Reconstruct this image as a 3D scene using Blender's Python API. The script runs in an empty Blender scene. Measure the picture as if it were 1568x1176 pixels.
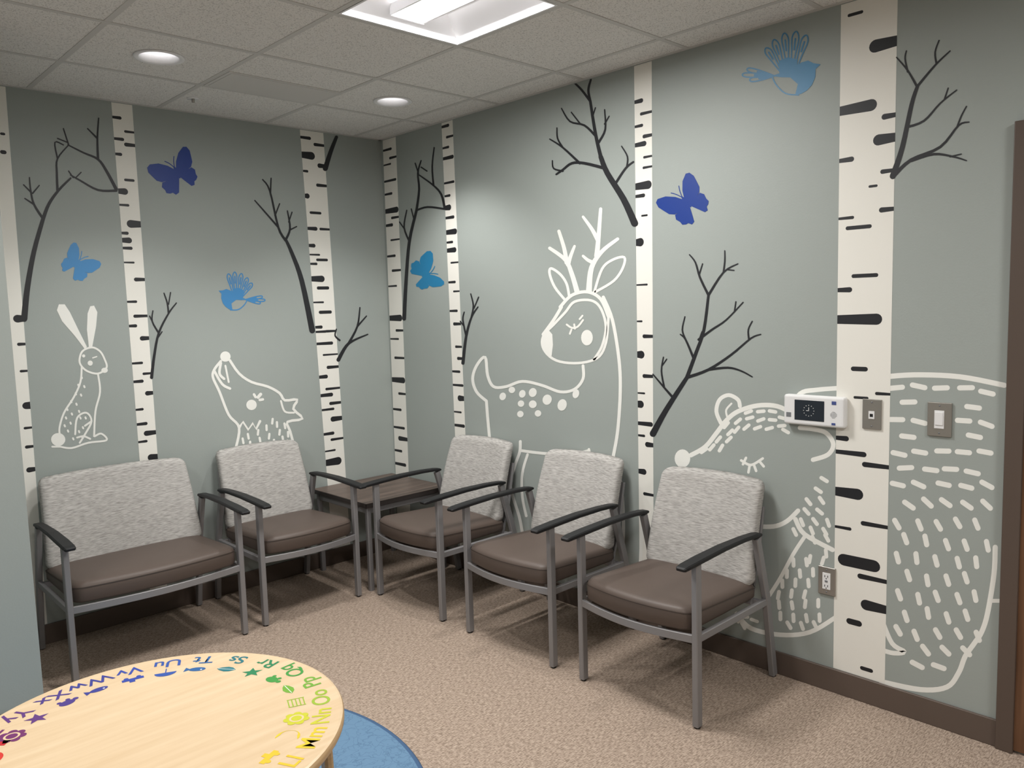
import bpy, bmesh, math, random
import numpy as np
from mathutils import Vector, Matrix
random.seed(7)
H=2.74
# ------------------------------------------------------------------ camera (solved from the room's edges)
CX,CY=784.,588.
CAMP=(-3.1176,-4.4568,1.6274); TH,PH,RO,F=0.7618,0.0973,-0.0291,1218.67
FW=np.array([np.cos(PH)*np.sin(TH),np.cos(PH)*np.cos(TH),-np.sin(PH)])
_r0=np.array([np.cos(TH),-np.sin(TH),0]);_u0=np.cross(_r0,FW)
RT=np.cos(RO)*_r0+np.sin(RO)*_u0; UP=-np.sin(RO)*_r0+np.cos(RO)*_u0
C0=np.array(CAMP)
def rectify(q,ax,v=0.0):
    """survey point -> metres on the real plane (axis ax = v)"""
    d=FW*F+RT*(q[0]-CX)-UP*(q[1]-CY); t=(v-C0[ax])/d[ax]; return C0+d*t
def wuv(q,wall):
    P=rectify(q,1 if wall=='L' else 0)
    return (P[0],P[2]) if wall=='L' else (P[1],P[2])
def wpt(s,z,wall,off):
    z=min(z,H-.006)
    return (s,-off,z) if wall=='L' else (-off,s,z)
sc=bpy.context.scene
cam=bpy.data.cameras.new('camera');co=bpy.data.objects.new('camera',cam);sc.collection.objects.link(co)
M=Matrix.Identity(4)
for i in range(3):
    M[i][0]=RT[i];M[i][1]=UP[i];M[i][2]=-FW[i];M[i][3]=C0[i]
co.matrix_world=M;cam.sensor_width=36;cam.lens=F/1568*36;cam.clip_start=.05;sc.camera=co
try: sc.view_settings.view_transform='Standard'
except Exception: pass
# ------------------------------------------------------------------ materials
def lin(c):
    return tuple(((x/255)/12.92 if x/255<=.04045 else ((x/255+.055)/1.055)**2.4) for x in c)+(1,)
def mat(name,c,rough=.6,metal=0,spec=.5,bump=None,var=None,emit=0):
    m=bpy.data.materials.new(name);m.use_nodes=True;nt=m.node_tree;b=nt.nodes['Principled BSDF']
    b.inputs['Base Color'].default_value=lin(c);b.inputs['Roughness'].default_value=rough
    b.inputs['Metallic'].default_value=metal;b.inputs['Specular IOR Level'].default_value=spec
    tc=nt.nodes.new('ShaderNodeTexCoord')
    if emit:
        b.inputs['Emission Color'].default_value=lin(c);b.inputs['Emission Strength'].default_value=emit
    if var:   # (color2, scale3, lo, hi)
        c2,s3,lo,hi=var
        mp=nt.nodes.new('ShaderNodeMapping');mp.inputs['Scale'].default_value=s3
        nt.links.new(tc.outputs['Object'],mp.inputs[0])
        n=nt.nodes.new('ShaderNodeTexNoise');n.inputs['Scale'].default_value=1;n.inputs['Detail'].default_value=3
        nt.links.new(mp.outputs[0],n.inputs['Vector'])
        r=nt.nodes.new('ShaderNodeValToRGB');r.color_ramp.elements[0].position=lo;r.color_ramp.elements[1].position=hi
        r.color_ramp.elements[0].color=lin(c2);r.color_ramp.elements[1].color=lin(c)
        nt.links.new(n.outputs[0],r.inputs[0]);nt.links.new(r.outputs[0],b.inputs['Base Color'])
    if bump:  # (scale, strength, dist)
        n=nt.nodes.new('ShaderNodeTexNoise');n.inputs['Scale'].default_value=bump[0];n.inputs['Detail'].default_value=2
        nt.links.new(tc.outputs['Object'],n.inputs['Vector'])
        bp=nt.nodes.new('ShaderNodeBump');bp.inputs['Strength'].default_value=bump[1];bp.inputs['Distance'].default_value=bump[2]
        nt.links.new(n.outputs[0],bp.inputs['Height']);nt.links.new(bp.outputs[0],b.inputs['Normal'])
    return m
m_wall=mat('wall_paint',(158,165,161),.55,bump=(140,.12,.002))
m_cream=mat('cream_vinyl',(236,234,226),.55)
m_white=mat('white_vinyl',(240,240,234),.5)
m_black=mat('black_vinyl',(30,31,35),.5)
m_branch=mat('charcoal_vinyl',(32,33,37),.5)
m_dblue=mat('dark_blue_vinyl',(16,54,136),.45)
m_mblue=mat('mid_blue_vinyl',(66,136,192),.45)
m_lblue=mat('light_blue_vinyl',(64,130,172),.45)
m_teal=mat('teal_vinyl',(30,122,168),.45)
m_base=mat('baseboard_brown',(94,81,73),.45)
m_frame=mat('door_frame_brown',(88,75,67),.4)
m_door=mat('door_wood',(120,84,58),.4,var=((92,62,42),(2,30,2),.35,.65))
m_tile=mat('ceiling_tile',(230,228,225),.9,bump=(260,.5,.003),var=((188,186,183),(190,190,190),.36,.46))
m_tbar=mat('ceiling_tbar',(200,198,195),.5)
m_vent=mat('vent_white',(206,204,201),.5)
m_fix=mat('fixture_white',(238,238,240),.4)
m_lens=mat('lamp_lens',(255,252,250),.3,emit=5)
m_steel=mat('gray_powdercoat_steel',(138,136,137),.4,metal=.25)
m_arm=mat('black_urethane',(24,24,26),.5,spec=.35)
m_seat=mat('brown_vinyl_seat',(88,76,69),.48,bump=(220,.1,.001),spec=.4)
m_welt=mat('brown_welt',(66,57,52),.5)
m_backside=mat('back_shell',(84,82,82),.6)
m_lam=mat('walnut_laminate',(104,88,79),.4,var=((78,64,57),(3,40,3),.35,.65))
m_edge=mat('table_edge',(52,46,44),.4)
m_maple=mat('maple_wood',(222,198,164),.33,var=((212,185,148),(4,45,4),.3,.7))
m_mapledge=mat('maple_edge',(208,178,136),.4,var=((190,156,114),(6,6,90),.3,.7))
m_ss=mat('stainless',(170,166,160),.35,metal=.8)
m_plastic=mat('white_plastic',(232,232,232),.35)
m_screen=mat('dark_screen',(40,46,54),.15)
m_gray=mat('gray_plastic',(120,122,126),.4)
m_blue=mat('logo_blue',(70,84,140),.4)
m_dark=mat('dark_slot',(20,20,20),.5)
m_tweed=mat('tweed_fabric',(190,187,183),.9,spec=.2,bump=(420,.18,.0015),var=((144,141,137),(34,34,480),.34,.62))
def carpet():
    m=bpy.data.materials.new('carpet');m.use_nodes=True;nt=m.node_tree;b=nt.nodes['Principled BSDF']
    b.inputs['Roughness'].default_value=.95;b.inputs['Specular IOR Level'].default_value=.1
    tc=nt.nodes.new('ShaderNodeTexCoord')
    outs=[]
    for s3 in ((50,230,1),(200,60,1)):
        mp=nt.nodes.new('ShaderNodeMapping');mp.inputs['Scale'].default_value=s3
        nt.links.new(tc.outputs['Object'],mp.inputs[0])
        n=nt.nodes.new('ShaderNodeTexNoise');n.inputs['Scale'].default_value=1;n.inputs['Detail'].default_value=2;nt.links.new(mp.outputs[0],n.inputs['Vector']);outs.append(n)
    mx=nt.nodes.new('ShaderNodeMixRGB');mx.inputs[0].default_value=.4;nt.links.new(outs[0].outputs[0],mx.inputs[1]);nt.links.new(outs[1].outputs[0],mx.inputs[2])
    r=nt.nodes.new('ShaderNodeValToRGB');r.color_ramp.elements[0].position=.39;r.color_ramp.elements[1].position=.6
    r.color_ramp.elements[0].color=lin((132,116,103));r.color_ramp.elements[1].color=lin((184,166,150))
    nt.links.new(mx.outputs[0],r.inputs[0]);nt.links.new(r.outputs[0],b.inputs['Base Color'])
    bp=nt.nodes.new('ShaderNodeBump');bp.inputs['Strength'].default_value=.45;bp.inputs['Distance'].default_value=.004
    nt.links.new(mx.outputs[0],bp.inputs['Height']);nt.links.new(bp.outputs[0],b.inputs['Normal']);return m
m_carpet=carpet()
def rugm():
    m=bpy.data.materials.new('rug_blue');m.use_nodes=True;nt=m.node_tree;b=nt.nodes['Principled BSDF']
    b.inputs['Roughness'].default_value=.9
    tc=nt.nodes.new('ShaderNodeTexCoord')
    v=nt.nodes.new('ShaderNodeTexVoronoi');v.feature='DISTANCE_TO_EDGE';v.inputs['Scale'].default_value=22
    nz=nt.nodes.new('ShaderNodeTexNoise');nz.inputs['Scale'].default_value=14
    mx=nt.nodes.new('ShaderNodeMixRGB');mx.inputs[0].default_value=.18
    nt.links.new(tc.outputs['Object'],nz.inputs['Vector']);nt.links.new(tc.outputs['Object'],mx.inputs[1]);nt.links.new(nz.outputs['Color'],mx.inputs[2])
    nt.links.new(mx.outputs[0],v.inputs['Vector'])
    r=nt.nodes.new('ShaderNodeValToRGB');r.color_ramp.elements[0].position=.0;r.color_ramp.elements[1].position=.06
    r.color_ramp.elements[0].color=lin((84,116,146));r.color_ramp.elements[1].color=lin((100,134,164))
    nt.links.new(v.outputs[0],r.inputs[0]);nt.links.new(r.outputs[0],b.inputs['Base Color']);return m
m_rug=rugm();m_rugedge=mat('rug_binding',(62,92,128),.8)
# ------------------------------------------------------------------ mesh helpers
class MB:
    def __init__(s): s.v=[];s.f=[];s.mi=[];s.mats=[];s.sm=[]
    def m(s,mt):
        if mt not in s.mats:s.mats.append(mt)
        return s.mats.index(mt)
    def add(s,vs,fs,mt,smooth=False):
        o=len(s.v);s.v+=[tuple(map(float,v)) for v in vs];k=s.m(mt)
        for f in fs:s.f.append([o+i for i in f]);s.mi.append(k);s.sm.append(smooth)
    def box(s,a,b,mt):
        x0,y0,z0=a;x1,y1,z1=b
        s.add([(x0,y0,z0),(x1,y0,z0),(x1,y1,z0),(x0,y1,z0),(x0,y0,z1),(x1,y0,z1),(x1,y1,z1),(x0,y1,z1)],
              [(3,2,1,0),(4,5,6,7),(0,1,5,4),(1,2,6,5),(2,3,7,6),(3,0,4,7)],mt)
    def sweep(s,path,w,h,mt,side=(1,0,0),ch=.25,smooth=False):
        """rounded-rect section (w along side, h normal); w,h scalar or per point"""
        n=len(path);P=[Vector(p) for p in path];rings=[]
        for i in range(n):
            t=(P[min(i+1,n-1)]-P[max(i-1,0)]).normalized()
            sd=Vector(side);sd=(sd-t*sd.dot(t)).normalized();nn=sd.cross(t).normalized()
            ww=(w[i] if isinstance(w,(list,tuple)) else w)/2;hh=(h[i] if isinstance(h,(list,tuple)) else h)/2
            c=ch*min(ww,hh)*2
            pr=[(-ww+c,-hh),(ww-c,-hh),(ww,-hh+c),(ww,hh-c),(ww-c,hh),(-ww+c,hh),(-ww,hh-c),(-ww,-hh+c)]
            rings.append([P[i]+sd*a+nn*b for a,b in pr])
        s.rings(rings,mt,smooth)
    def rings(s,rings,mt,smooth=True,cap=True):
        k=len(rings[0]);vs=[v for r in rings for v in r];fs=[]
        for i in range(len(rings)-1):
            for j in range(k):
                a=i*k+j;b=i*k+(j+1)%k;fs.append((a,b,b+k,a+k))
        if cap:fs.append(tuple(reversed(range(k))));fs.append(tuple(range((len(rings)-1)*k,len(rings)*k)))
        s.add(vs,fs,mt,smooth)
    def cyl(s,c,r,h,mt,n=32,axis=2,r2=None,smooth=True):
        r2=r if r2 is None else r2;rs=[]
        for rr,hh in ((r,0),(r2,h)):
            ring=[]
            for i in range(n):
                a=2*math.pi*i/n;p=[0,0,0];p[axis]=hh;p[(axis+1)%3]=rr*math.cos(a);p[(axis+2)%3]=rr*math.sin(a)
                ring.append((c[0]+p[0],c[1]+p[1],c[2]+p[2]))
            rs.append(ring)
        s.rings(rs,mt,smooth)
    def obj(s,name,parent=None,loc=(0,0,0),fix=True,bevel=0):
        me=bpy.data.meshes.new(name);me.from_pydata(s.v,[],s.f)
        for mt in s.mats:me.materials.append(mt)
        for p,k,sm in zip(me.polygons,s.mi,s.sm):p.material_index=k;p.use_smooth=sm
        if fix:
            bm=bmesh.new();bm.from_mesh(me);bmesh.ops.recalc_face_normals(bm,faces=bm.faces);bm.to_mesh(me);bm.free()
        o=bpy.data.objects.new(name,me);sc.collection.objects.link(o);o.location=loc
        if parent:o.parent=parent
        if bevel:
            b=o.modifiers.new('b','BEVEL');b.width=bevel;b.segments=3;b.limit_method='ANGLE';b.angle_limit=math.radians(40)
        return o
def empty(name,loc=(0,0,0),rz=0):
    e=bpy.data.objects.new(name,None);sc.collection.objects.link(e);e.location=loc;e.rotation_euler=(0,0,rz);e.empty_display_size=.1;return e
def box_obj(name,a,b,mt,parent=None,bevel=0):
    m=MB();m.box(a,b,mt);return m.obj(name,parent,bevel=bevel)
# ------------------------------------------------------------------ room shell
XL,YB=-5.6,-7.0
box_obj('floor',(XL,YB,-.1),(0.15,.15,0),m_carpet)
box_obj('wall_left',(XL,0,0),(0.15,.15,H+.25),m_wall)
box_obj('wall_right',(0,YB,0),(.15,0,H+.25),m_wall)
box_obj('wall_back',(XL,YB-.15,0),(.15,YB,H+.25),m_wall)
box_obj('wall_side',(XL-.15,YB-.15,0),(XL,.15,H+.25),m_wall)
box_obj('wall_partition',(XL,-.9,0),(-2.385,0,H),m_wall)
BH=.1;DY=-3.665
box_obj('baseboard_left',(-2.385,-.012,0),(0,0,BH),m_base,bevel=.003)
box_obj('baseboard_right',(-.012,DY,0),(0,-.012,BH),m_base,bevel=.003)
box_obj('baseboard_partition',(XL,-.912,0),(-2.385,-.9,BH),m_base,bevel=.003)
# ceiling of 2x2 tiles with openings
Y0=-.555
gx=[-.21-.6096*i for i in range(9)];gx=[0]+gx+[XL];gy=[Y0-.6096*i for i in range(11)];gy=[0]+gy+[YB]
TROF=[(-1.429,Y0-1.2192),(-1.429,Y0-4.2672),(-3.2582,Y0-3.6576),(-3.8678,Y0-1.2192)]  # (xmin tile corner,ymax)
def is_trof(x0,y1): return any(abs(x0-a)<.02 and abs(y1-b)<.02 for a,b in TROF)
DL=[(-1.735,-.865),(-.515,-.865)]
mb=MB()
for i in range(len(gx)-1):
    for j in range(len(gy)-1):
        x1,x0=gx[i],gx[i+1];y1,y0=gy[j],gy[j+1]
        if is_trof(x0,y1):continue
        dl=[d for d in DL if x0<d[0]<x1 and y0<d[1]<y1]
        if dl:
            cx,cy=dl[0];R=.085;n=32
            ang=[2*math.pi*k/n+math.pi/4 for k in range(n)]
            inner=[(cx+R*math.cos(a),cy+R*math.sin(a),H) for a in ang];outer=[]
            for a in ang:
                c,s_=math.cos(a),math.sin(a);t=1e9
                if c>1e-9:t=min(t,(x1-cx)/c)
                if c<-1e-9:t=min(t,(x0-cx)/c)
                if s_>1e-9:t=min(t,(y1-cy)/s_)
                if s_<-1e-9:t=min(t,(y0-cy)/s_)
                outer.append((cx+c*t,cy+s_*t,H))
            mb.add(outer+inner,[(k,(k+1)%n,n+(k+1)%n,n+k) for k in range(n)],m_tile)
        else:
            mb.add([(x0,y0,H),(x1,y0,H),(x1,y1,H),(x0,y1,H)],[(0,3,2,1)],m_tile)
ceil=mb.obj('ceiling',fix=False)
box_obj('ceiling_plenum',(XL,YB,H+.2),(0.0,0,H+.25),m_tbar)
mb=MB()
for x in gx[1:-1]:mb.box((x-.012,YB,H-.002),(x+.012,0,H+.004),m_tbar)
for y in gy[1:-1]:
    mb.box((XL,y-.012,H-.0024),(0,y+.012,H+.004),m_tbar)
mb.box((XL,-.02,H-.003),(0,0,H),m_tbar);mb.box((-.02,YB,H-.003),(0,0,H),m_tbar)
mb.obj('ceiling_grid')
TP=40;SP=50
def troffer(x0,y1,power):
    w=.6096;e=empty('recessed_light_fixture',(x0+w/2,y1-w/2,H));h=w/2-.013
    m=MB();
    def ring(a,b,z):return [(-a,-b,z),(a,-b,z),(a,b,z),(-a,b,z)]
    R=[ring(h,h,-.003),ring(h-.01,h-.01,-.003),ring(h-.01,h-.01,.01),ring(h-.10,h-.06,.085),ring(h-.19,h-.07,.10)]
    vs=[v for r in R for v in r];fs=[]
    for i in range(4):
        for j in range(4):
            a=i*4+j;b=i*4+(j+1)%4;fs.append((a,b,b+4,a+4))
    fs.append((16,17,18,19));m.add(vs,fs,m_fix);m.obj('housing',e,fix=False)
    m=MB()
    prof=[(-.075,.095),(-.072,.06),(-.05,.04),(0,.032),(.05,.04),(.072,.06),(.075,.095)]
    m.rings([[(a,-h+.045,b) for a,b in prof],[(a,h-.045,b) for a,b in prof]],m_lens,False);m.obj('lamp_basket',e)
    m=MB()
    for a in(-.079,.079):m.box((a-.004,-h+.04,.03),(a+.004,h-.04,.07),m_fix)
    for yy in (-h+.04,h-.045):m.box((-.08,yy,.026),(.08,yy+.005,.09),m_fix)
    m.obj('basket_frame',e)
    L=bpy.data.lights.new('troffer_lamp','AREA');L.shape='RECTANGLE';L.size=.5;L.size_y=.5;L.energy=power;L.color=(1,.98,.955)
    lo=bpy.data.objects.new('troffer_lamp',L);sc.collection.objects.link(lo);lo.parent=e;lo.location=(0,0,.02)
for k,t in enumerate(TROF):troffer(*t,TP if k==0 else TP*.82)
def downlight(x,y):
    e=empty('recessed_downlight',(x,y,H));m=MB();n=40
    prof=[(.103,-.001),(.103,-.005),(.094,-.007),(.082,-.004),(.076,.03),(.06,.09)]
    m.rings([[(r*math.cos(2*math.pi*k/n),r*math.sin(2*math.pi*k/n),z) for k in range(n)] for r,z in prof],m_fix,True,cap=False);m.obj('trim_ring',e)
    m=MB();m.cyl((0,0,.088),.06,.004,m_lens);m.obj('lamp',e)
    L=bpy.data.lights.new('spot','SPOT');L.energy=SP;L.spot_size=math.radians(110);L.spot_blend=.7;L.shadow_soft_size=.05;L.color=(1,.98,.955)
    lo=bpy.data.objects.new('spot',L);sc.collection.objects.link(lo);lo.parent=e;lo.location=(0,0,-.01)
for d in DL:downlight(*d)
m=MB();m.box((-1.417,Y0-.3,-.004+H),(-.832,Y0-.013,H+.01),m_vent)
m.box((-1.40,Y0-.285,-.0055+H),(-.85,Y0-.03,H-.004),m_vent)
m.obj('ceiling_access_panel')
m=MB();m.cyl((-1.36,-.3,H-.004),.03,.004,m_fix);m.cyl((-1.36,-.3,H-.022),.008,.02,m_ss,12);m.obj('fire_sprinkler')
# ------------------------------------------------------------------ door at the right
e=empty('door_1',(0,DY,0))
m=MB();m.box((-.025,-.055,0),(0,0,2.19),m_frame);m.box((-.025,-1.03,2.135),(0,-.055,2.19),m_frame);m.box((-.025,-1.085,0),(0,-1.03,2.19),m_frame);m.obj('door_frame',e,bevel=.003)
box_obj('door_leaf',(-.012,-1.03,.01),(0,-.055,2.135),m_door,e)
m=MB();m.cyl((-.06,-.96,1.0),.012,.05,m_ss,16,0);m.sweep([(-.055,-.96,1.0),(-.055,-.85,1.0)],.018,.018,m_ss,(0,0,1));m.obj('lever_handle',e)
# ------------------------------------------------------------------ mural decals
class Decal(MB):
    def __init__(s,wall,off):
        super().__init__();s.w=wall;s.o=off
    def poly(s,uv,mt):
        s.o+=2e-6;s.add([wpt(a,b,s.w,s.o) for a,b in uv],[tuple(range(len(uv)))],mt)
    def P(s,pts,mt): s.poly([wuv(p,s.w) for p in pts],mt)
    def E(s,cx,cy,rx,ry,mt,rot=0):
        r=math.radians(rot);s.P([(cx+rx*math.cos(a)*math.cos(r)-ry*math.sin(a)*math.sin(r),cy+rx*math.cos(a)*math.sin(r)+ry*math.sin(a)*math.cos(r)) for a in [2*math.pi*k/20 for k in range(20)]],mt)
    def S(s,pts,w,mt,sub=5,closed=False):
        pts=[np.array(p,float) for p in pts]
        w0,w1=(w if isinstance(w,tuple) else (w,w))
        if len(pts)>2:
            n=len(pts);out=[]
            rng=range(n if closed else n-1)
            for i in rng:
                g=lambda k:pts[k%n] if closed else pts[min(max(k,0),n-1)]
                a,b,c,d=g(i-1),g(i),g(i+1),g(i+2)
                for t in np.arange(0,1,1/sub):
                    out.append(.5*((2*b)+(-a+c)*t+(2*a-5*b+4*c-d)*t*t+(-a+3*b-3*c+d)*t**3))
            out.append(pts[0] if closed else pts[-1]);pts=out
        n=len(pts);L=[];R=[]
        for i in range(n):
            t=pts[min(i+1,n-1)]-pts[max(i-1,0)]
            if closed and i in(0,n-1): t=pts[1]-pts[n-2]
            t=t/(np.linalg.norm(t)+1e-9);nn=np.array([-t[1],t[0]]);ww=(w0+(w1-w0)*i/(n-1))/2
            L.append(pts[i]+nn*ww);R.append(pts[i]-nn*ww)
        s.o+=2e-6
        vs=[wpt(*wuv(p,s.w),s.w,s.o) for p in L+R]
        s.add(vs,[(i,i+1,n+i+1,n+i) for i in range(n-1)],mt)
        if not closed:
            for (c,t,ww) in ((pts[0],pts[0]-pts[1],w0/2),(pts[-1],pts[-1]-pts[-2],w1/2)):
                a0=math.atan2(t[1],t[0]);cap=[(c[0]+ww*math.cos(a0+k),c[1]+ww*math.sin(a0+k)) for k in np.linspace(-math.pi/2,math.pi/2,7)]
                s.add([wpt(*wuv(p,s.w),s.w,s.o) for p in cap],[tuple(range(7))],mt)
    def D(s,x,y,l,w,ang,mt):
        l=max(l-w*.8,.3);a=math.radians(ang);dx,dy=l/2*math.cos(a),l/2*math.sin(a);s.S([(x-dx,y-dy),(x+dx,y+dy)],w,mt)
# --- birch trunks: left edge (top,bottom), right edge (top,bottom), marks (x1,x2,y,h)
TREES=[('L',[(-24,126),(24,745)],[(8,130),(56,745)],[(0,8,205,4),(0,10,233,6),(20,36,488,12),(26,40,527,5),(30,47,568,4),(34,50,621,14),(36,52,655,4),(38,52,684,5),(40,56,719,8)]),
('L',[(170,154),(214,707)],[(202,158),(242,707)],[(171,186,180,5),(190,204,202,4),(176,190,213,5),(174,187,236,5),(190,206,222,6),(178,196,293,10),(190,206,276,4),(181,198,314,4),(194,212,343,12),(184,197,357,5),(186,202,368,9),(188,203,380,5),(192,206,402,3),(205,221,428,6),(197,210,462,4),(204,222,484,5),(200,210,499,5),(214,228,518,7),(205,219,556,4),(218,231,572,4),(206,220,584,5),(222,234,602,7),(208,220,627,4),(212,226,649,5),(220,237,663,8),(214,226,676,4),(226,241,700,10)]),
('L',[(459,199),(500,722)],[(495,205),(529,722)],[(460,476,211,5),(480,495,222,5),(461,482,238,12),(486,497,254,7),(463,472,262,4),(484,498,284,5),(464,474,300,8),(474,492,326,4),(468,486,350,6),(489,503,351,4),(468,483,376,6),(484,502,398,4),(470,490,390,3),(472,497,427,10),(472,486,404,4),(485,504,441,5),(476,496,463,3),(488,508,478,5),(480,494,501,5),(480,500,508,4),(482,510,526,5),(498,514,507,4),(494,514,543,3),(500,518,562,5),(488,502,577,6),(498,517,595,4),(489,510,605,6),(504,522,617,5),(492,512,627,4),(506,524,641,8),(496,512,664,5),(506,526,672,4),(497,523,707,12),(499,514,690,3)]),
('R',[(586,214),(606,725)],[(606,209),(626,724)],[(588,600,229,4),(596,607,241,4),(588,599,252,3),(592,607,276,4),(590,601,297,4),(592,611,322,9),(599,610,333,4),(590,602,345,5),(598,612,367,3),(595,606,392,4),(600,614,414,4),(597,608,438,3),(600,616,487,10),(606,618,506,4),(600,611,519,3),(604,617,548,4),(602,622,582,9),(610,622,603,4),(603,615,627,4),(606,620,655,4),(610,624,672,7),(604,616,690,4),(607,622,711,5)]),
('R',[(676,186),(697,668)],[(693,181),(713,668)],[(677,688,193,5),(683,694,209,4),(678,688,226,4),(682,695,241,6),(684,696,279,4),(679,690,300,4),(680,691,318,9),(683,696,333,5),(684,700,355,9),(684,694,371,4),(685,699,383,8),(690,702,402,3),(689,698,432,4),(694,706,446,3),(691,701,476,4),(694,707,496,5),(697,709,531,4),(700,711,549,5),(695,705,569,4),(697,710,590,4),(701,712,610,9),(697,707,631,3),(700,712,652,5)]),
('R',[(971,97),(979,820)],[(998,89),(1001,820)],[(972,985,155,7),(980,997,173,5),(972,985,193,5),(984,998,208,6),(972,990,221,8),(985,998,240,4),(974,998,284,13),(984,998,256,4),(973,988,300,6),(973,986,371,13),(982,992,330,3),(978,992,436,3),(984,998,515,6),(975,987,543,12),(975,984,492,3),(984,998,576,6),(975,988,602,3),(975,986,619,13),(976,1000,649,7),(988,1000,681,8),(977,988,667,4),(976,990,722,9),(985,1000,757,5),(978,992,789,6)]),
('R',[(1288,5),(1276,1020)],[(1375,-15),(1355,1042)],[(1298,1322,21,5),(1331,1371,68,20),(1285,1343,165,18),(1350,1368,178,9),(1337,1369,213,17),(1284,1308,245,8),(1348,1368,262,7),(1330,1344,285,4),(1346,1365,321,8),(1284,1308,334,5),(1295,1335,348,6),(1304,1345,422,6),(1279,1305,444,8),(1285,1351,489,17),(1303,1329,565,7),(1307,1330,609,4),(1340,1360,603,5),(1278,1300,671,8),(1282,1327,694,8),(1320,1358,713,8),(1278,1322,755,17),(1318,1357,804,7),(1277,1304,808,5),(1283,1348,862,18),(1313,1356,886,8),(1318,1356,929,16),(1296,1320,953,9),(1317,1337,1025,6)])]
for wall,le,re,marks in TREES:
    d=Decal(wall,.0007)
    def ext(ed):
        a,b=wuv(ed[0],wall),wuv(ed[1],wall);g=lambda z:a[0]+(b[0]-a[0])*(z-a[1])/(b[1]-a[1]);return g
    gl,gr=ext(le),ext(re);z0,z1=BH+.001,H-.005
    d.poly([(gl(z0),z0),(gr(z0),z0),(gr(z1),z1),(gl(z1),z1)],m_cream);d.o+=.00015
    sgn=1 if wall=='L' else -1
    for x1,x2,y,h in marks:
        ya=y;c=wuv(((x1+x2)/2,ya),wall);z=c[1];s1=wuv((x1,ya),wall)[0];s2=wuv((x2,ya),wall)[0]
        hm=abs(wuv(((x1+x2)/2,ya-h/2),wall)[1]-wuv(((x1+x2)/2,ya+h/2),wall)[1])
        A,B=gl(z),gr(z);pxm=abs(s2-s1)/(x2-x1)
        s1=sgn*max(sgn*s1,sgn*A);s2=sgn*min(sgn*s2,sgn*B)
        fl=abs(s1-A)<4.5*pxm;fr=abs(s2-B)<4.5*pxm
        if fl:s1=A
        if fr and not fl:s2=B
        r=min(hm/2,abs(s2-s1)/2);pts=[]
        if fl:
            pts+=[(s1,z-hm/2*.8),(s1,z+hm/2*.8)]
        else:
            pts+=[(s1+sgn*(r-r*math.sin(a)),z-r*math.cos(a)) for a in np.linspace(0,math.pi,9)]
        if fr and not fl:
            pts+=[(s2,z+hm/2*.8),(s2,z-hm/2*.8)]
        else:
            pts+=[(s2-sgn*(r-r*math.sin(a)),z+r*math.cos(a)) for a in np.linspace(0,math.pi,9)]
        d.poly(pts,m_black)
    d.obj('birch_trunk_mural',fix=False)
# --- branches
def branch(wall,strokes):
    d=Decal(wall,.0011)
    for pts,w in strokes:d.S(pts,w,m_branch,4)
    d.obj('branch_mural',fix=False)
branch('L',[([(37,488),(42,440),(52,385),(66,335)],(10,6)),([(66,335),(75,312),(90,291),(108,273)],(6,3)),([(66,335),(52,313),(47,292),(45,272)],(4,2)),([(52,313),(38,304)],(3,2)),([(48,295),(36,283)],(2.5,2)),([(50,296),(60,284)],(2.5,2)),
 ([(88,292),(87,265),(88,243),(105,222)],(4,2)),([(88,243),(84,218),(97,222)],(2.5,2)),([(105,222),(97,197)],(2.5,2)),([(103,218),(88,212)],(2,2)),([(178,290),(163,262),(150,244),(128,234),(104,222)],(5,2)),([(150,244),(149,212),(151,181)],(4,2)),([(149,212),(134,197)],(3,2)),([(178,292),(150,291),(122,276),(108,268)],(4,2)),([(112,272),(105,262)],(2,2)),([(116,272),(124,264)],(2,2))])
branch('L',[([(232,578),(236,545),(243,510),(258,480),(270,464)],(5,2)),([(243,510),(233,492),(234,476)],(3,2)),([(233,492),(229,484)],(2,2)),([(258,480),(256,464),(251,449)],(3,2)),([(258,466),(261,448)],(2,2)),([(240,520),(248,508)],(2,2))])
branch('L',[([(478,506),(462,430),(447,388),(437,366)],(9,4)),([(437,368),(426,348),(413,292),(402,275)],(4,2)),([(426,348),(405,324),(390,307)],(3,2)),([(414,296),(415,273)],(2.5,2)),([(437,368),(444,350),(440,323)],(4,2)),([(444,352),(454,347)],(2.5,2)),([(421,330),(428,312)],(2.5,2)),([(442,340),(447,325)],(2,2))])
branch('L',[([(518,551),(530,530),(542,521),(563,512)],(6,2)),([(533,527),(547,500),(551,471)],(4,2)),([(547,500),(561,484)],(3,2)),([(520,521),(513,514),(515,504)],(3,2))])
branch('L',[([(498,258),(506,233),(515,210)],(8,5))])
branch('R',[([(619,488),(622,430),(627,370),(638,322)],(6,4)),([(638,322),(642,290),(640,265),(645,246)],(4,2)),([(638,322),(655,317),(681,320)],(3,3)),([(681,318),(676,298),(664,284),(642,268)],(4,2)),([(664,284),(662,255),(665,226)],(3,2)),([(627,370),(619,348),(623,322)],(3,2)),([(619,350),(612,340)],(2,2)),([(634,336),(630,320)],(2,2)),([(641,266),(636,250)],(2,2)),([(645,256),(654,262)],(2,2))])
branch('R',[([(709,556),(714,515),(722,486),(732,470)],(5,2)),([(714,515),(709,490),(711,478)],(3,2)),([(722,486),(725,468),(721,450)],(3,2)),([(726,472),(733,455)],(2,2)),([(711,500),(705,492)],(2,2))])
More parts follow.
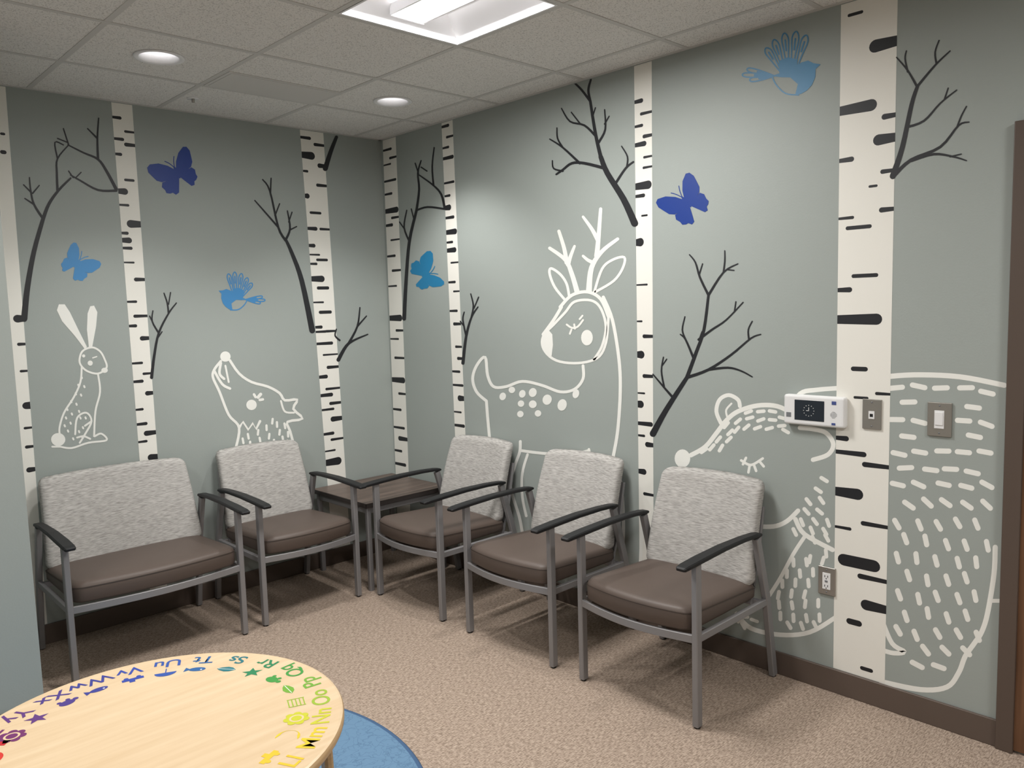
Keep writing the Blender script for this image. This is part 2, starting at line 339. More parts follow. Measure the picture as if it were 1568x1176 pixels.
branch('R',[([(972,342),(955,305),(930,265),(920,240)],(11,7)),([(920,240),(912,205),(904,155)],(6,4)),([(904,155),(891,138),(881,128)],(4,3)),([(904,155),(901,138),(905,122)],(4,3)),([(927,258),(895,250),(876,250),(862,260),(852,267)],(5,3)),([(862,262),(848,258),(846,246)],(3,2)),([(888,250),(862,226),(842,213)],(4,2)),([(862,226),(854,212),(853,196)],(3,2)),([(912,208),(895,192),(873,186),(860,166)],(4,2)),([(889,190),(875,172)],(2.5,2)),([(917,218),(927,198),(926,168)],(4,2)),([(926,190),(933,178)],(2.5,2)),([(942,282),(958,258),(970,248)],(4,3)),([(960,256),(961,240),(952,224)],(3,2)),([(907,180),(912,165)],(2.5,2))])
branch('R',[([(1000,664),(1020,628),(1052,578)],(10,6)),([(1052,578),(1066,540),(1078,505),(1085,452)],(6,4)),([(1085,452),(1072,425),(1065,402),(1056,390)],(4,2)),([(1071,420),(1076,404)],(2.5,2)),([(1085,452),(1108,417),(1130,404)],(4,2)),([(1108,417),(1110,400),(1110,384)],(3,2)),([(1114,413),(1124,414)],(2,2)),([(1070,520),(1090,505),(1112,490),(1138,463)],(4,2)),([(1125,476),(1127,462)],(2.5,2)),([(1072,518),(1075,508)],(3,2)),([(1062,548),(1050,520),(1042,512)],(4,2)),([(1050,520),(1045,505),(1049,485)],(3,2)),([(1052,578),(1085,566),(1120,543),(1150,518),(1165,512)],(5,2)),([(1147,520),(1146,505),(1152,492)],(3,2)),([(1085,566),(1115,563),(1135,568),(1152,577)],(4,2)),([(1030,608),(1016,592),(1000,573)],(4,2)),([(1017,592),(1013,568),(1016,547)],(3,2)),([(1014,560),(1021,550)],(2,2))])
branch('R',[([(1367,270),(1382,225),(1396,160),(1405,132)],(9,5)),([(1405,132),(1432,100),(1455,78)],(4,2)),([(1434,98),(1432,80),(1438,62)],(3,2)),([(1405,134),(1390,108),(1373,88)],(4,2)),([(1390,110),(1386,90),(1388,78)],(3,2)),([(1388,195),(1415,185),(1440,158),(1465,138)],(4,2)),([(1446,153),(1452,135)],(2.5,2)),([(1368,270),(1395,245),(1440,225),(1468,192),(1484,187)],(6,2)),([(1466,194),(1472,178),(1480,163)],(3,2)),([(1395,246),(1430,236),(1460,240),(1480,246)],(5,2)),([(1455,240),(1472,236)],(2.5,2))])
# --- rabbit
W=m_white;FO=.0011
d=Decal('L',FO)
d.P([(130,535),(115,515),(95,492),(87,475),(90,466),(99,466),(107,478),(120,505),(133,531)],W)
d.P([(136,532),(133,505),(134,480),(138,469),(144,468),(149,478),(147,500),(141,532)],W)
d.S([(122,548),(127,537),(141,532),(153,538),(160,550),(163,563),(150,572),(133,568),(123,558)],3,W,closed=True)
d.E(160,567,5,4,W);d.E(138,556,4,4,W);d.S([(142,548),(148,546)],2,W);d.E(128,545,2.5,2.5,W)
d.S([(125,562),(123,585),(113,608),(98,632),(91,655),(92,668)],3,W);d.E(89,673,11,10,W);d.S([(92,684),(80,684)],3,W)
d.S([(92,684),(110,686),(135,678),(163,674),(155,664),(145,668)],3,W);d.S([(150,573),(153,600),(146,630),(144,668)],3,W)
d.S([(115,665),(118,640),(132,632),(140,645),(130,665),(122,678)],3,W);d.S([(140,645),(130,652)],3,W);d.S([(118,670),(128,668),(138,672)],3,W)
for i,(x,y) in enumerate([(125,578),(120,590),(129,592),(116,603),(124,605),(109,615),(117,619),(103,627),(110,634),(121,630),(101,640),(108,648),(99,652),(104,660),(123,640),(127,655),(121,661),(131,640),(126,670),(112,672)]):d.D(x,y,4.5,3,70,W)
d.obj('rabbit_mural',fix=False)
# --- wolf
d=Decal('L',FO)
d.E(345,546,8,8,W)
d.S([(352,552),(366,572),(385,585),(410,592),(428,602),(436,613),(455,612),(449,626),(463,641),(440,646),(444,660),(450,682)],4,W,3)
d.S([(338,553),(328,566),(326,578),(336,600),(350,635),(366,655),(360,690)],4,W)
d.S([(338,556),(336,572),(343,580)],4,W);d.S([(328,568),(340,588),(352,595)],4,W);d.S([(345,560),(350,585)],3,W)
d.E(385,620,8,8,W);d.D(397,606,10,5,-50,W);d.D(390,606,8,4,60,W);d.D(400,612,8,4,-10,W)
d.S([(366,655),(372,646),(380,658),(387,648),(392,657),(398,645)],4,W,1)
d.S([(430,614),(436,630),(450,632)],3,W)
for k,(x,y) in enumerate([(372,675),(383,680),(395,662),(398,674),(408,655),(412,668),(420,677),(424,650),(428,662),(433,672),(440,678),(417,645),(436,652),(390,684),(405,682),(380,668),(441,665)]):d.D(x,y,10,3.5,80+(k%3)*8,W)
d.obj('wolf_mural',fix=False)
# --- deer
d=Decal('R',FO)
d.S([(884,447),(876,420),(866,398),(842,380)],(8,5),W);d.S([(868,402),(864,380),(856,354)],(7,5),W);d.S([(870,405),(874,392),(880,377)],(7,4),W)
d.S([(902,445),(906,410),(922,385),(946,366)],(9,5),W);d.S([(908,402),(900,398),(893,392)],(6,4),W);d.S([(914,392),(917,360),(920,320)],(8,5),W);d.S([(916,368),(906,350),(893,332)],(7,4),W)
d.S([(866,460),(850,440),(842,420),(844,411),(858,420),(868,435),(872,455)],4,W);d.S([(910,448),(922,412),(938,398),(956,394),(954,410),(940,430),(912,447)],4,W)
d.S([(858,470),(876,452),(900,447),(920,458),(932,485)],5,W)
d.S([(932,485),(928,525),(915,548),(885,556),(852,552),(833,535),(832,515),(850,495),(866,478),(880,462),(905,460),(920,472),(928,500),(922,530),(910,550)],4,W)
d.S([(832,512),(848,490),(860,470)],5,W)
d.P([(831,512),(840,505),(846,512),(847,528),(845,545),(836,543),(829,530)],W)
d.E(899,517,9,12,W)
d.S([(868,497),(876,502),(885,500),(893,490)],3,W);d.D(874,508,9,3,110,W);d.D(880,500,9,3,80,W);d.D(890,486,9,3,-50,W)
d.S([(924,455),(938,490),(948,550),(950,600),(946,660),(938,705)],5,W)
d.S([(893,560),(893,580),(880,596),(858,600),(830,590),(800,584),(775,592),(756,592),(747,575),(743,547),(730,560),(724,580),(730,600),(745,614)],4.5,W)
d.S([(745,614),(747,640),(750,672)],4.5,W)
for x,y,a,b in [(770,607,5,6),(784,597,5,5),(800,603,5,6),(816,601,6,7),(798,618,5,5),(816,619,6,6),(838,612,7,8),(797,634,5,5),(861,620,7,9),(882,603,5,7),(824,633,5,5)]:d.E(x,y,a,b,W,15)
d.S([(797,676),(796,692),(788,715),(782,745),(795,790),(800,815)],4.5,W);d.S([(798,690),(830,694),(870,696),(902,690)],4.5,W);d.S([(808,696),(800,725),(800,760),(806,790)],4,W);d.S([(902,688),(904,700)],4,W);d.S([(940,700),(951,740),(955,800),(953,850)],5,W);d.S([(984,785),(981,860)],5,W)
d.obj('deer_mural',fix=False)
# --- bear (painted behind the big trunk)
d=Decal('R',.0002)
d.S([(1104,648),(1097,630),(1102,612),(1116,605),(1130,612),(1133,622)],6,W);d.E(1045,702,12,14,W);d.S([(1058,697),(1080,684),(1098,662),(1112,644),(1130,630),(1160,621),(1190,622),(1215,634)],7,W)
d.S([(1114,640),(1112,628),(1120,618)],3,W)
d.S([(1040,715),(1038,722)],4,W)
d.S([(1205,632),(1225,603),(1250,597),(1290,594)],7,W)
d.S([(1225,655),(1245,657),(1265,663),(1276,680),(1268,696),(1245,704)],7,W)
for x,y,a in [(1140,706,115),(1147,718,100),(1156,716,70),(1166,710,50)]:d.D(x,y,14,4,a,W)
d.S([(1135,705),(1150,712),(1168,702)],4,W)
for x,y,a in [(1078,690,-35),(1090,685,-50),(1100,673,-50),(1104,686,-60),(1118,662,-45),(1112,651,-50),(1116,673,-45),(1130,645,-40),(1128,658,-50),(1148,640,-15),(1146,631,-20),(1143,654,-40),(1165,630,-5),(1165,643,-20),(1160,655,-20),(1183,630,10),(1183,643,5),(1178,656,-15),(1198,640,15),(1197,652,-5),(1203,660,30)]:d.D(x,y,14,5.5,a,W)
d.S([(1155,806),(1185,806),(1205,798),(1222,782)],7,W);d.S([(1218,795),(1232,818),(1275,842)],7,W);d.S([(1232,822),(1215,848),(1195,885),(1176,915)],6,W)
d.S([(1128,940),(1150,962),(1195,972),(1240,968),(1280,945)],7,W)
for x,y in[(1128,948),(1138,958)]:d.D(x,y,14,5,60,W)
for x,y,a in [(1140,945,0),(1155,950,20)]:d.D(x,y,14,5,a,W)
for r,(y,x0,n,a) in enumerate([(735,1262,1,40),(750,1250,2,45),(768,1238,2,55),(785,1232,3,50),(800,1228,3,60),(812,1240,2,70),(825,1246,2,70),(862,1212,3,80),(878,1205,3,95),(893,1195,3,90),(910,1192,4,95),(925,1190,4,90),(945,1195,4,85),(957,1205,3,60),(858,1240,2,95),(846,1262,1,90),(880,1262,1,90),(815,1214,1,60)]):
    for k in range(n):
        x=x0+k*20+(r%2)*3
        if x<1272 and not(1250<x<1284 and 860<y<918):d.D(x,y+random.uniform(-2,2),15,6,a+random.uniform(-12,12),W)
# right side body
d.S([(1345,578),(1400,574),(1470,577),(1538,590)],8,W)
d.S([(1524,838),(1522,880),(1512,940),(1503,968),(1492,985),(1478,1005),(1468,1030),(1450,1052),(1410,1056),(1350,1044)],8,W)
d.S([(1518,920),(1532,920)],6,W)
d.S([(1350,948),(1366,985),(1385,998),(1368,1000),(1350,995)],7,W)
rows=[(594,0),(617,0),(645,5),(668,5),(692,8),(717,5),(742,20),(770,35),(800,60),(828,70),(856,75),(884,72),(912,70),(940,72),(968,60),(996,45),(1020,20)]
for r,(y,a) in enumerate(rows):
    for k in range(6):
        x=1375+k*(34 if y<760 else 30)+(r%2)*14
        if x>1522 or (x>1500 and y>880) or (x>1485 and y>970) or (x>1460 and y>1010):continue
        if y>985 and x<1392:continue
        if 1410<x<1467 and 605<y<672:continue
        aa=a if k%3!=1 else a+8
        d.D(x+random.uniform(-3,3),y+random.uniform(-4,4)+(x-1372)*.03,26-min(6,a*.1),8,aa+random.uniform(-8,8) if y<760 else (aa if k<5 else -aa+180),W)
d.obj('bear_mural',fix=False)
# --- butterflies
UW=[(.02,.12),(.2,.38),(.48,.62),(.8,.74),(.95,.68),(1.0,.5),(.93,.28),(.86,.08),(.7,-.06),(.4,-.12),(.03,-.1)]
LW=[(.03,0),(.45,-.1),(.7,-.08),(.8,-.22),(.74,-.38),(.75,-.5),(.63,-.58),(.52,-.6),(.45,-.72),(.3,-.7),(.14,-.42),(.03,-.22)]
def butterfly(wall,cx,cy,s,rot,mt,sl=1,sr=1):
    d=Decal(wall,FO);r=math.radians(rot)
    def T(p):
        x,y=p;x*=s*(sl if x<0 else sr);y=-y*s;return (cx+x*math.cos(r)-y*math.sin(r),cy+x*math.sin(r)+y*math.cos(r))
    for sg in(-1,1):
        d.P([T((sg*a,b)) for a,b in UW],mt);d.P([T((sg*a,b)) for a,b in LW],mt)
        d.S([T((0,.2)),T((sg*.1,.42)),T((sg*.22,.58))],1.3,mt)
    d.P([T((.07*math.cos(a),.26*math.sin(a))) for a in [2*math.pi*k/12 for k in range(12)]],mt)
    d.obj('butterfly_mural',fix=False)
butterfly('L',271,264,41,-28,m_dblue,.95,.8)
butterfly('L',118,403,32,38,m_mblue,.78,.98)
butterfly('R',653,421,29,68,m_teal,1.15,.85)
butterfly('R',1051,309,44,-42,m_dblue,.85,.8)
def bird(wall,cx,cy,s,flip,rot,mt,wing=(0,-1)):
    d=Decal(wall,FO);r=math.radians(rot)
    def T(p):
        x,y=p;x*=s*flip;y*=s;return (cx+x*math.cos(r)-y*math.sin(r),cy+x*math.sin(r)+y*math.cos(r))
    w=max(1.7,s*.035)
    d.P([T(p) for p in [(-.35,-.05),(-.1,-.12),(.2,-.2),(.42,-.34),(.6,-.38),(.74,-.3),(.92,-.26),(.78,-.15),(.76,.05),(.66,.25),(.52,.38),(.36,.46),(.22,.46),(.3,.2),(.12,.02),(-.1,.0)]],mt)
    d.S([T(p) for p in [(-.35,-.05),(-.24,.2),(-.02,.42),(.3,.48)]],w,mt)
    for k,(a,l) in enumerate([(-118,.74),(-104,.88),(-91,1.0),(-79,1.04),(-68,.98)]):
        aa=math.radians(a);bx,by=-.1+k*.085,-.12
        ux,uy=math.cos(aa),math.sin(aa);px,py=-uy,ux
        out=[(bx,by)]+[(bx+ux*l*t+px*q,by+uy*l*t+py*q) for t,q in((.5,-.055),(.85,-.085),(1,0),(.85,.085),(.5,.055))]
        d.S([T(p) for p in out],w,mt,closed=True,sub=4)
        d.S([T((bx+ux*l*.55,by+uy*l*.55)),T((bx+ux*l*.82,by+uy*l*.82))],w*1.2,mt)
    d.P([T(p) for p in[(-.15,-.08),(.3,-.18),(.34,-.42),(.1,-.5),(-.15,-.42)]],mt)
    for a,l in((186,.8),(198,.7),(174,.62)):
        aa=math.radians(a);bx,by=-.3,-.05;ux,uy=math.cos(aa),math.sin(aa);px,py=-uy,ux
        d.S([T(p) for p in [(bx,by)]+[(bx+ux*l*t+px*q,by+uy*l*t+py*q) for t,q in((.5,-.05),(.9,-.05),(1,0),(.9,.05),(.5,.05))]],w,mt,closed=True,sub=4)
        d.S([T((bx,by)),T((bx+ux*l*.6,by+uy*l*.6))],w*1.6,mt)
    d.obj('bird_mural',fix=False)
bird('L',366,459,36,-1,8,m_mblue)
bird('R',1203,118,60,1,-4,m_lblue)
# ------------------------------------------------------------------ wall devices
def yz(q):P=rectify(q,0);return P[1],P[2]
def plate(name,cy,cz,w,h,kind,off=.003):
    e=empty(name,(-off,cy,cz));m=MB();m.box((-.005,-w/2,-h/2),(off,w/2,h/2),m_ss);m.obj('cover_plate',e,bevel=.002)
    m=MB()
    if kind=='switch':m.box((-.008,-.0165,-.033),(-.004,.0165,.033),m_plastic);m.box((-.011,-.013,-.02),(-.007,.013,.027),m_plastic)
    elif kind=='jack':
        m.box((-.008,-.011,-.018),(-.004,.011,.012),m_plastic);m.box((-.009,-.006,-.01),(-.0075,.006,.002),m_dark)
    else:
        m.box((-.008,-.0165,-.034),(-.004,.0165,.034),m_plastic)
        for zz in(-.02,.02):
            for yy in(-.006,.006):m.box((-.009,yy-.0013,zz-.004),(-.0078,yy+.0013,zz+.005),m_dark)
            m.box((-.009,-.002,zz-.011),(-.0078,.002,zz-.007),m_dark)
        m.box((-.0095,-.006,-.004),(-.0078,.006,.004),m_gray)
    m.obj('device',e,bevel=.0006)
    m=MB()
    for zz in(-h/2+.012,h/2-.012):m.cyl((-.0065,0,zz),.003,.002,m_gray,10,0)
    m.obj('screws',e)
for nm,q,w,h,k,o in [('wall_jack_plate',(1336,634),.072,.117,'jack',.003),('light_switch',(1439.5,642),.083,.125,'switch',.003),('power_outlet',(1267,889),.072,.117,'outlet',.003)]:
    a,b=yz(q);plate(nm,a,b,w,h,k,o)
a,b=yz((1252,628));e=empty('wall_intercom',(-.003,a,b))
a0=yz((1206,628))[0]-a;a1=yz((1299,628))[0]-a;hh=.062
box_obj('case',(-.032,a1,-hh),(0.003,a0,hh),m_plastic,e,bevel=.01)
wd=a0-a1
m=MB();m.box((-.0335,a0-.68*wd,-hh*.66),(-.0315,a0-.19*wd,hh*.68),m_screen);m.obj('screen',e,bevel=.001)
m=MB()
for k in range(12):
    t=2*math.pi*k/12;m.cyl((-.0342,a0-.43*wd+.022*math.cos(t),.0+.022*math.sin(t)),.0018,.001,m_plastic,6,0)
m.box((-.0342,a0-.43*wd-.001,0),(-.0334,a0-.43*wd+.001,.014),m_plastic);m.box((-.0342,a0-.43*wd-.001,-.001),(-.0334,a0-.43*wd+.011,.001),m_plastic);m.obj('clock_face',e)
m=MB()
for r in range(7):
    for c in range(7):
        if (r-3)**2+(c-3)**2<11:m.cyl((-.0328,a0-.83*wd+(c-3)*.004,-.022+(r-3)*.004+.012),.0013,.001,m_gray,6,0)
m.obj('speaker_grille',e)
m=MB();m.box((-.0332,a0-.86*wd,-hh*.82),(-.0318,a0-.8*wd,-hh*.68),m_blue);m.box((-.0332,a0-.87*wd,hh*.5),(-.0318,a0-.80*wd,hh*.72),m_blue);m.box((-.0332,a0-.13*wd,-hh*.5),(-.0318,a0-.05*wd,-hh*.2),m_gray);m.obj('buttons',e)
# ------------------------------------------------------------------ chairs
def rrect(w,h,r,n=6,bow=0):
    """rounded rectangle outline, bow pushes the -y edge out"""
    pts=[]
    for cx,cy,a0 in((w/2-r,h/2-r,0),(-w/2+r,h/2-r,90),(-w/2+r,-h/2+r,180),(w/2-r,-h/2+r,270)):
        for k in range(n+1):
            a=math.radians(a0+90*k/n);pts.append((cx+r*math.cos(a),cy+r*math.sin(a)))
    out=[]
    for i,p in enumerate(pts):
        out.append(p)
        if i%(n+1)==n:
            q=pts[(i+1)%len(pts)]
            for k in range(1,12):t=k/12;out.append((p[0]+(q[0]-p[0])*t,p[1]+(q[1]-p[1])*t))
    res=[]
    for x,y in out:
        if bow and y<0:y-=bow*(1-(2*x/w)**2)*min(1,-y/(h/2))
        res.append((x,y))
    return res
def chair(name,loc,rz,w):
    e=empty(name,loc,rz);hw=w/2
    m=MB()
    for sx in(-1,1):
        x=sx*hw
        m.sweep([(x,-.30,0.008),(x,-.30,.645)],.026,.034,m_steel,ch=.12)
        m.sweep([(x,.285,0.008),(x,.225,.36),(x,.14,.645)],.026,.034,m_steel,ch=.12)
        m.sweep([(x,-.29,.352),(x,.0,.352),(x,.22,.352)],.02,.03,m_steel,ch=.12)
        m.cyl((x,-.30,0),.012,.012,m_dark,16);m.cyl((x,.287,0),.012,.012,m_dark,16)
        m.sweep([(x*.8,.18,.34),(x*.8,.235,.5),(x*.8,.285,.74)],.03,.016,m_steel,ch=.12)
    n=14
    m.sweep([(-hw+2*hw*k/n,-.305-.045*math.sin(math.pi*k/n),.352) for k in range(n+1)],.014,.032,m_steel,side=(0,1,0),ch=.12)
    m.sweep([(-hw,.20,.345),(hw,.20,.345)],.02,.03,m_steel,side=(0,1,0),ch=.12)
    m.obj('steel_frame',e)
    m=MB()
    for sx in(-1,1):
        x=sx*hw;pa=[(-.406,.6475),(-.398,.649),(-.375,.652),(-.28,.658),(-.12,.665),(.03,.665),(.12,.661),(.155,.657),(.165,.655)]
        m.sweep([(x,a,b) for a,b in pa],[.034,.045,.050,.052,.048,.042,.04,.036,.03],[.010,.016,.018,.019,.019,.018,.017,.015,.01],m_arm,ch=.25,smooth=False)
    m.obj('armrests',e)
    # seat cushion
    m=MB();sw,sd=w-.035,.50;R=[]
    for ins,z in((.03,.372),(.008,.376),(0,.386),(0,.428),(.004,.442),(.014,.452),(.03,.457),(.08,.462),(.16,.465)):
        o=rrect(sw-2*ins,sd-2*ins,max(.012,.045-ins*.3),bow=.045*(1-ins*2));R.append([(x,y-.06,z+.012*(-(y)/.25)*(1 if z>.4 else 0)) for x,y in o])
    m.rings(R,m_seat,True);m.obj('seat_cushion',e)
    m=MB();o=rrect(sw+.004,sd+.004,.045,bow=.045);m.rings([[(x,y-.06,z+.012*(-y/.25)) for x,y in o] for z in(.4305,.4345)],m_welt,True,cap=False);m.obj('seat_welt',e)
    # back cushion: regular grid front/back, wrapped edge
    bw,bh=w-.035,.445;nx,ny=20,14
    def place(x,h,t):
        rec=math.radians(16);cv=.4*(x*x)*(.58/w)**1.5
        xx=x*(1.0-.065*(h/bh));y=.138+t-cv+math.sin(rec)*h-.012*math.sin(math.pi*h/bh)
        return (xx,y,.428+math.cos(rec)*h)
    rr=.035
    def edge(x,h):   # map unit square grid to rounded rectangle with soft top bow
        X=x*bw/2;Y=(h-.5)*bh
        ax,ay=abs(X)-(bw/2-rr),abs(Y)-(bh/2-rr)
        if ax>0 and ay>0:
            L=max(ax,ay);D=math.hypot(ax,ay);k=L/D;X=math.copysign(bw/2-rr+ax*k,X);Y=math.copysign(bh/2-rr+ay*k,Y)
        return X,Y+bh/2+.008*(1-x*x)*h
    m=MB();xs=[-1+2*i/nx for i in range(nx+1)];xs=[-1,-.985,-.95]+xs[1:-1]+[.95,.985,1];hs=[0,.02,.05]+[i/ny for i in range(1,ny)]+[.95,.98,1]
    NX,NY=len(xs),len(hs)
    def lay(t0,sg):
        vs=[]
        for h in hs:
            for x in xs:
                X,Y=edge(x,h);dm=min(1-abs(x),2*min(h,1-h))*bw/2
                rnd=.02*(1-min(1,dm/.02))**2
                vs.append(place(X,Y,t0+sg*rnd))
        return vs
    F_=lay(0,1);B_=lay(.06,-.4);q=[]
    for j in range(NY-1):
        for i in range(NX-1):a=j*NX+i;q.append((a,a+1,a+NX+1,a+NX))
    N=NX*NY;f=list(q)+[tuple(N+k for k in reversed(z)) for z in q]
    rim=[i for i in range(NX)]+[j*NX+NX-1 for j in range(1,NY)]+[(NY-1)*NX+i for i in range(NX-2,-1,-1)]+[j*NX for j in range(NY-2,0,-1)]
    for k in range(len(rim)):a,b=rim[k],rim[(k+1)%len(rim)];f.append((b,a,a+N,b+N))
    m.add(F_+B_,f,m_tweed,True);m.obj('back_cushion',e)
    m=MB();o=rrect(bw*.88,bh*.84,.04);m.rings([[place(x,h+bh/2,.056) for x,h in o],[place(x*.98,h*.98+bh/2,.066) for x,h in o]],m_backside,False);m.obj('back_shell',e)
    return e
RZ=-math.pi/2
chair('armchair',(-.325,-2.53,0),RZ,.575)
chair('armchair',(-.325,-1.775,0),RZ,.575)
chair('armchair',(-.325,-.985,0),RZ,.57)
chair('armchair',(-1.010,-.325,0),0,.57)
chair('loveseat',(-1.81,-.345,0),math.radians(-.5),.785)
# ------------------------------------------------------------------ corner table
e=empty('corner_side_table',(-.35,-.33,0));m=MB();m.box((-.30,-.30,.497),(.30,.30,.525),m_lam);m.obj('table_top',e,bevel=.004)
m=MB()
m.box((-.302,-.302,.498),(-.3,.302,.524),m_edge);m.box((-.302,-.302,.498),(.302,-.3,.524),m_edge);m.box((.3,-.302,.498),(.302,.302,.524),m_edge);m.box((-.302,.3,.498),(.302,.302,.524),m_edge);m.obj('edge_band',e)
m=MB()
for a in(-.27,.27):
    for b in(-.27,.27):m.sweep([(a,b,0),(a,b,.497)],.028,.028,m_steel,ch=.12)
    m.sweep([(a,-.27,.475),(a,.27,.475)],.02,.035,m_steel,ch=.12);m.sweep([(-.27,a,.475),(.27,a,.475)],.02,.035,m_steel,side=(0,1,0),ch=.12)
m.obj('steel_base',e)
# ------------------------------------------------------------------ kids table
TZ,TR=.598,.468;TC=(-2.480,-2.455)
e=empty('kids_activity_table',(TC[0],TC[1],0));n=96;m=MB();R=[]
for r,z in((TR-.02,TZ-.028),(TR-.004,TZ-.026),(TR,TZ-.02)):R.append([(r*math.cos(2*math.pi*k/n),r*math.sin(2*math.pi*k/n),z) for k in range(n)])
R2=[[(r*math.cos(2*math.pi*k/n),r*math.sin(2*math.pi*k/n),z) for k in range(n)] for r,z in((TR,TZ-.02),(TR,TZ-.007),(TR-.003,TZ-.002),(TR-.009,TZ))]
m.rings(R+R2[1:3],m_mapledge,True,cap=False);m.add(R[0],[tuple(range(n))],m_mapledge);m.rings([R2[2],R2[3]],m_maple,True,cap=False);m.add(R2[3],[tuple(range(n))],m_maple);m.obj('table_top',e)
m=MB()
for k in range(4):
    a=math.radians(-14+90*k);c,s=math.cos(a),math.sin(a)
    path=[(c*r,s*r,z) for r,z in((.30,TZ-.035),(.37,TZ-.04),(.41,TZ-.07),(.43,TZ-.13),(.435,.3),(.44,.012))]
    m.sweep(path,[.07,.07,.066,.06,.05,.045],[.024]*6,m_mapledge,side=(-s,c,0),ch=.3,smooth=False)
m.obj('bent_plywood_legs',e)
cols={'L':(226,190,40),'M':(222,196,40),'N':(196,196,44),'O':(150,180,48),'P':(110,165,50),'Q':(60,145,60),'R':(30,125,80),'S':(20,110,120),'T':(30,90,150),'U':(34,76,160),'V':(40,66,160),'W':(50,54,140),'X':(70,50,130),'Y':(90,46,120),'Z':(110,40,100),'A':(190,30,40),'B':(205,50,40),'C':(215,70,40),'D':(220,90,40),'E':(225,110,40),'F':(228,125,40),'G':(230,140,40),'H':(230,150,40),'I':(230,160,40),'J':(230,170,40),'K':(228,180,40)}
lm={k:mat('ink_'+k,v,.4) for k,v in cols.items()}
def ang_of(q):
    P=rectify(q,2,TZ);return math.atan2(P[1]-TC[1],P[0]-TC[0])
aL,aX=ang_of((418,1160)),ang_of((85,1070))
if aX<aL:aX+=2*math.pi
step=(aX-aL)/12
letters='ABCDEFGHIJKLMNOPQRSTUVWXYZ'
for i,ch in enumerate(letters):
    a=aL+(i-11)*step
    cu=bpy.data.curves.new('t','FONT');cu.body=ch+ch.lower();cu.size=.066;cu.align_x='CENTER';cu.align_y='BOTTOM_BASELINE';cu.offset=.0008;cu.space_character=1.0
    o=bpy.data.objects.new('t',cu);sc.collection.objects.link(o);bpy.context.view_layer.update()
    me=bpy.data.meshes.new_from_object(o.evaluated_get(bpy.context.evaluated_depsgraph_get()));bpy.data.objects.remove(o)
    me.materials.clear();me.materials.append(lm[ch]);ob=bpy.data.objects.new('letter_'+ch,me);sc.collection.objects.link(ob);ob.parent=e
    r=TR-.034;ob.location=(r*math.cos(a),r*math.sin(a),TZ+.0006);ob.rotation_euler=(0,0,a+math.pi/2)
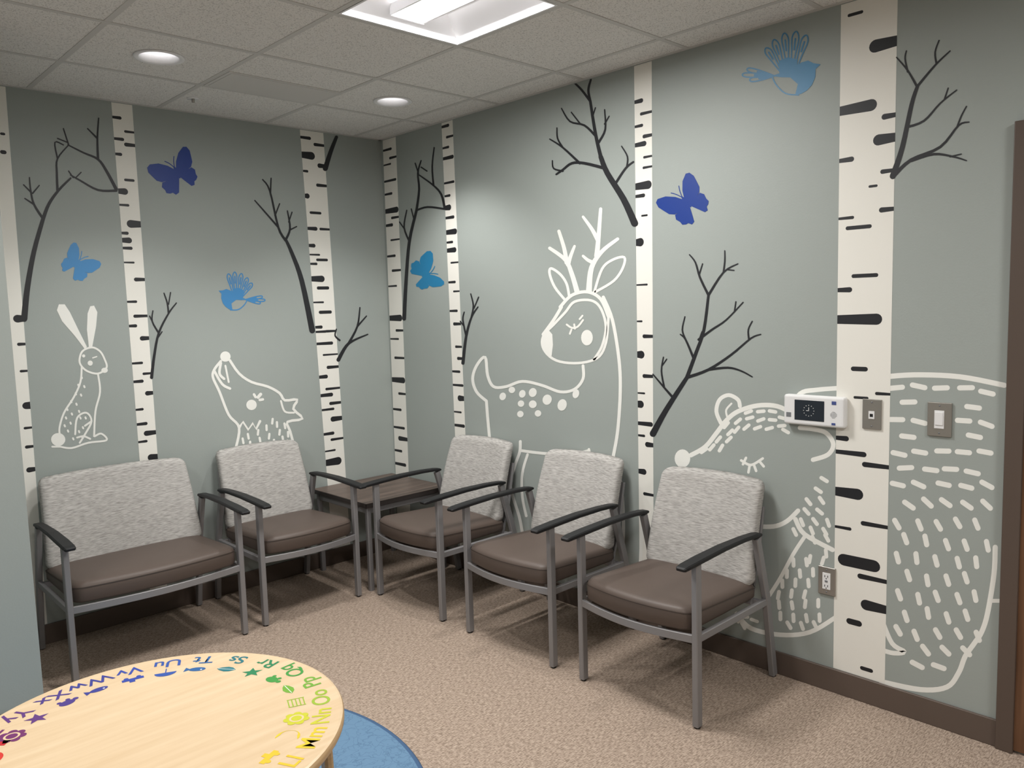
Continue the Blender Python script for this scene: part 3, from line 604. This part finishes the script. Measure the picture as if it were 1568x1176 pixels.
def icon(kind,a,r,mt,s):
    m=MB();c,sn=math.cos(a),math.sin(a)
    def T(x,y,k=0):
        X=r*c+(-sn)*x*s+(-c)*y*s;Y=r*sn+c*x*s+(-sn)*y*s;return(X,Y,TZ+.0005+k*.0001)
    def circ(x,y,rr,mt,k=0,ry=None):m.add([T(x+rr*math.cos(t),y+(ry or rr)*math.sin(t),k) for t in [2*math.pi*q/20 for q in range(20)]],[tuple(range(20))],mt)
    def pol(ps,mt,k=0):m.add([T(x,y,k) for x,y in ps],[tuple(range(len(ps)))],mt)
    if kind=='flower':
        for q in range(7):circ(.75*math.cos(q*.9),.75*math.sin(q*.9),.36,mt,q*.3)
        circ(0,0,.62,m_mapleink,3);circ(0,0,.45,mt,4)
    elif kind=='moon':pol([(math.cos(t),math.sin(t)) for t in np.linspace(-1.9,1.9,16)]+[(.35+.62*math.cos(t),.72*math.sin(t)) for t in np.linspace(1.7,-1.7,12)],mt)
    elif kind=='fish':circ(0,0,.8,mt,0,.42);pol([(.6,0),(1.2,.45),(1.2,-.45)],mt,1);circ(-.4,.1,.1,m_white,2)
    elif kind=='leaf':pol([(-1,0),(-.5,.4),(0,.5),(.6,.3),(1,0),(.6,-.3),(0,-.5),(-.5,-.4)],mt);m.add([T(-.9,-.03,1),T(.9,-.03,1),T(.9,.03,1),T(-.9,.03,1)],[(0,1,2,3)],m_white)
    elif kind=='box':
        for q in range(5):pol([(-.7,-.7+q*.33),(.7,-.7+q*.33),(.7,-.6+q*.33),(-.7,-.6+q*.33)],mt)
        pol([(-.75,-.75),(-.65,-.75),(-.65,.75),(-.75,.75)],mt,1);pol([(.65,-.75),(.75,-.75),(.75,.75),(.65,.75)],mt,1)
    elif kind=='turtle':circ(0,.1,.7,mt,0,.5);circ(-.85,0,.25,mt,1);circ(-.4,-.45,.2,mt,1);circ(.4,-.45,.2,mt,1)
    elif kind=='train':pol([(-1,-.3),(.9,-.3),(.9,.2),(.3,.2),(.3,.6),(-.2,.6),(-.2,.2),(-1,.2)],mt);circ(-.6,-.4,.22,mt,1);circ(.5,-.4,.22,mt,1)
    elif kind=='umbrella':pol([(math.cos(t),math.sin(t)*.8) for t in np.linspace(0,math.pi,12)],mt);pol([(-.05,-.9),(.05,-.9),(.05,0),(-.05,0)],mt,1)
    elif kind=='star':pol([((1 if q%2==0 else .42)*math.sin(q*math.pi/5),(1 if q%2==0 else .42)*math.cos(q*math.pi/5)) for q in range(10)],mt)
    m.obj('picture_'+kind,e,fix=False)
m_mapleink=mat('paper_gap',(220,195,158),.4)
kinds=['train','moon','flower','box','leaf','turtle','star','leaf','fish','umbrella','train','fish','turtle','star','flower']
for i,(ch,kd) in enumerate(zip('LMNOPQRSTUVWXYZ',kinds)):
    icon(kd,aL+i*step,TR-.118,lm[ch],.03)
for i,(ch,kd) in enumerate(zip('KJIHGFEDCBA',kinds)):
    icon(kd,aL-(i+1)*step,TR-.118,lm[ch],.03)
# ------------------------------------------------------------------ rug
m=MB();n=96;c=(-2.37,-1.93)
rg=[[(r*math.cos(2*math.pi*k/n),r*math.sin(2*math.pi*k/n),z) for k in range(n)] for r,z in((.91,0.0005),(.913,.005),(.907,.009),(.895,.0092))]
m.rings(rg,m_rugedge,True,cap=False);m.add(rg[3],[tuple(range(n))],m_rug);m.obj('round_rug',loc=(c[0],c[1],0))
w=bpy.data.worlds.new('world');sc.world=w;w.use_nodes=True;w.node_tree.nodes['Background'].inputs[0].default_value=(1,.98,.95,1);w.node_tree.nodes['Background'].inputs[1].default_value=.3
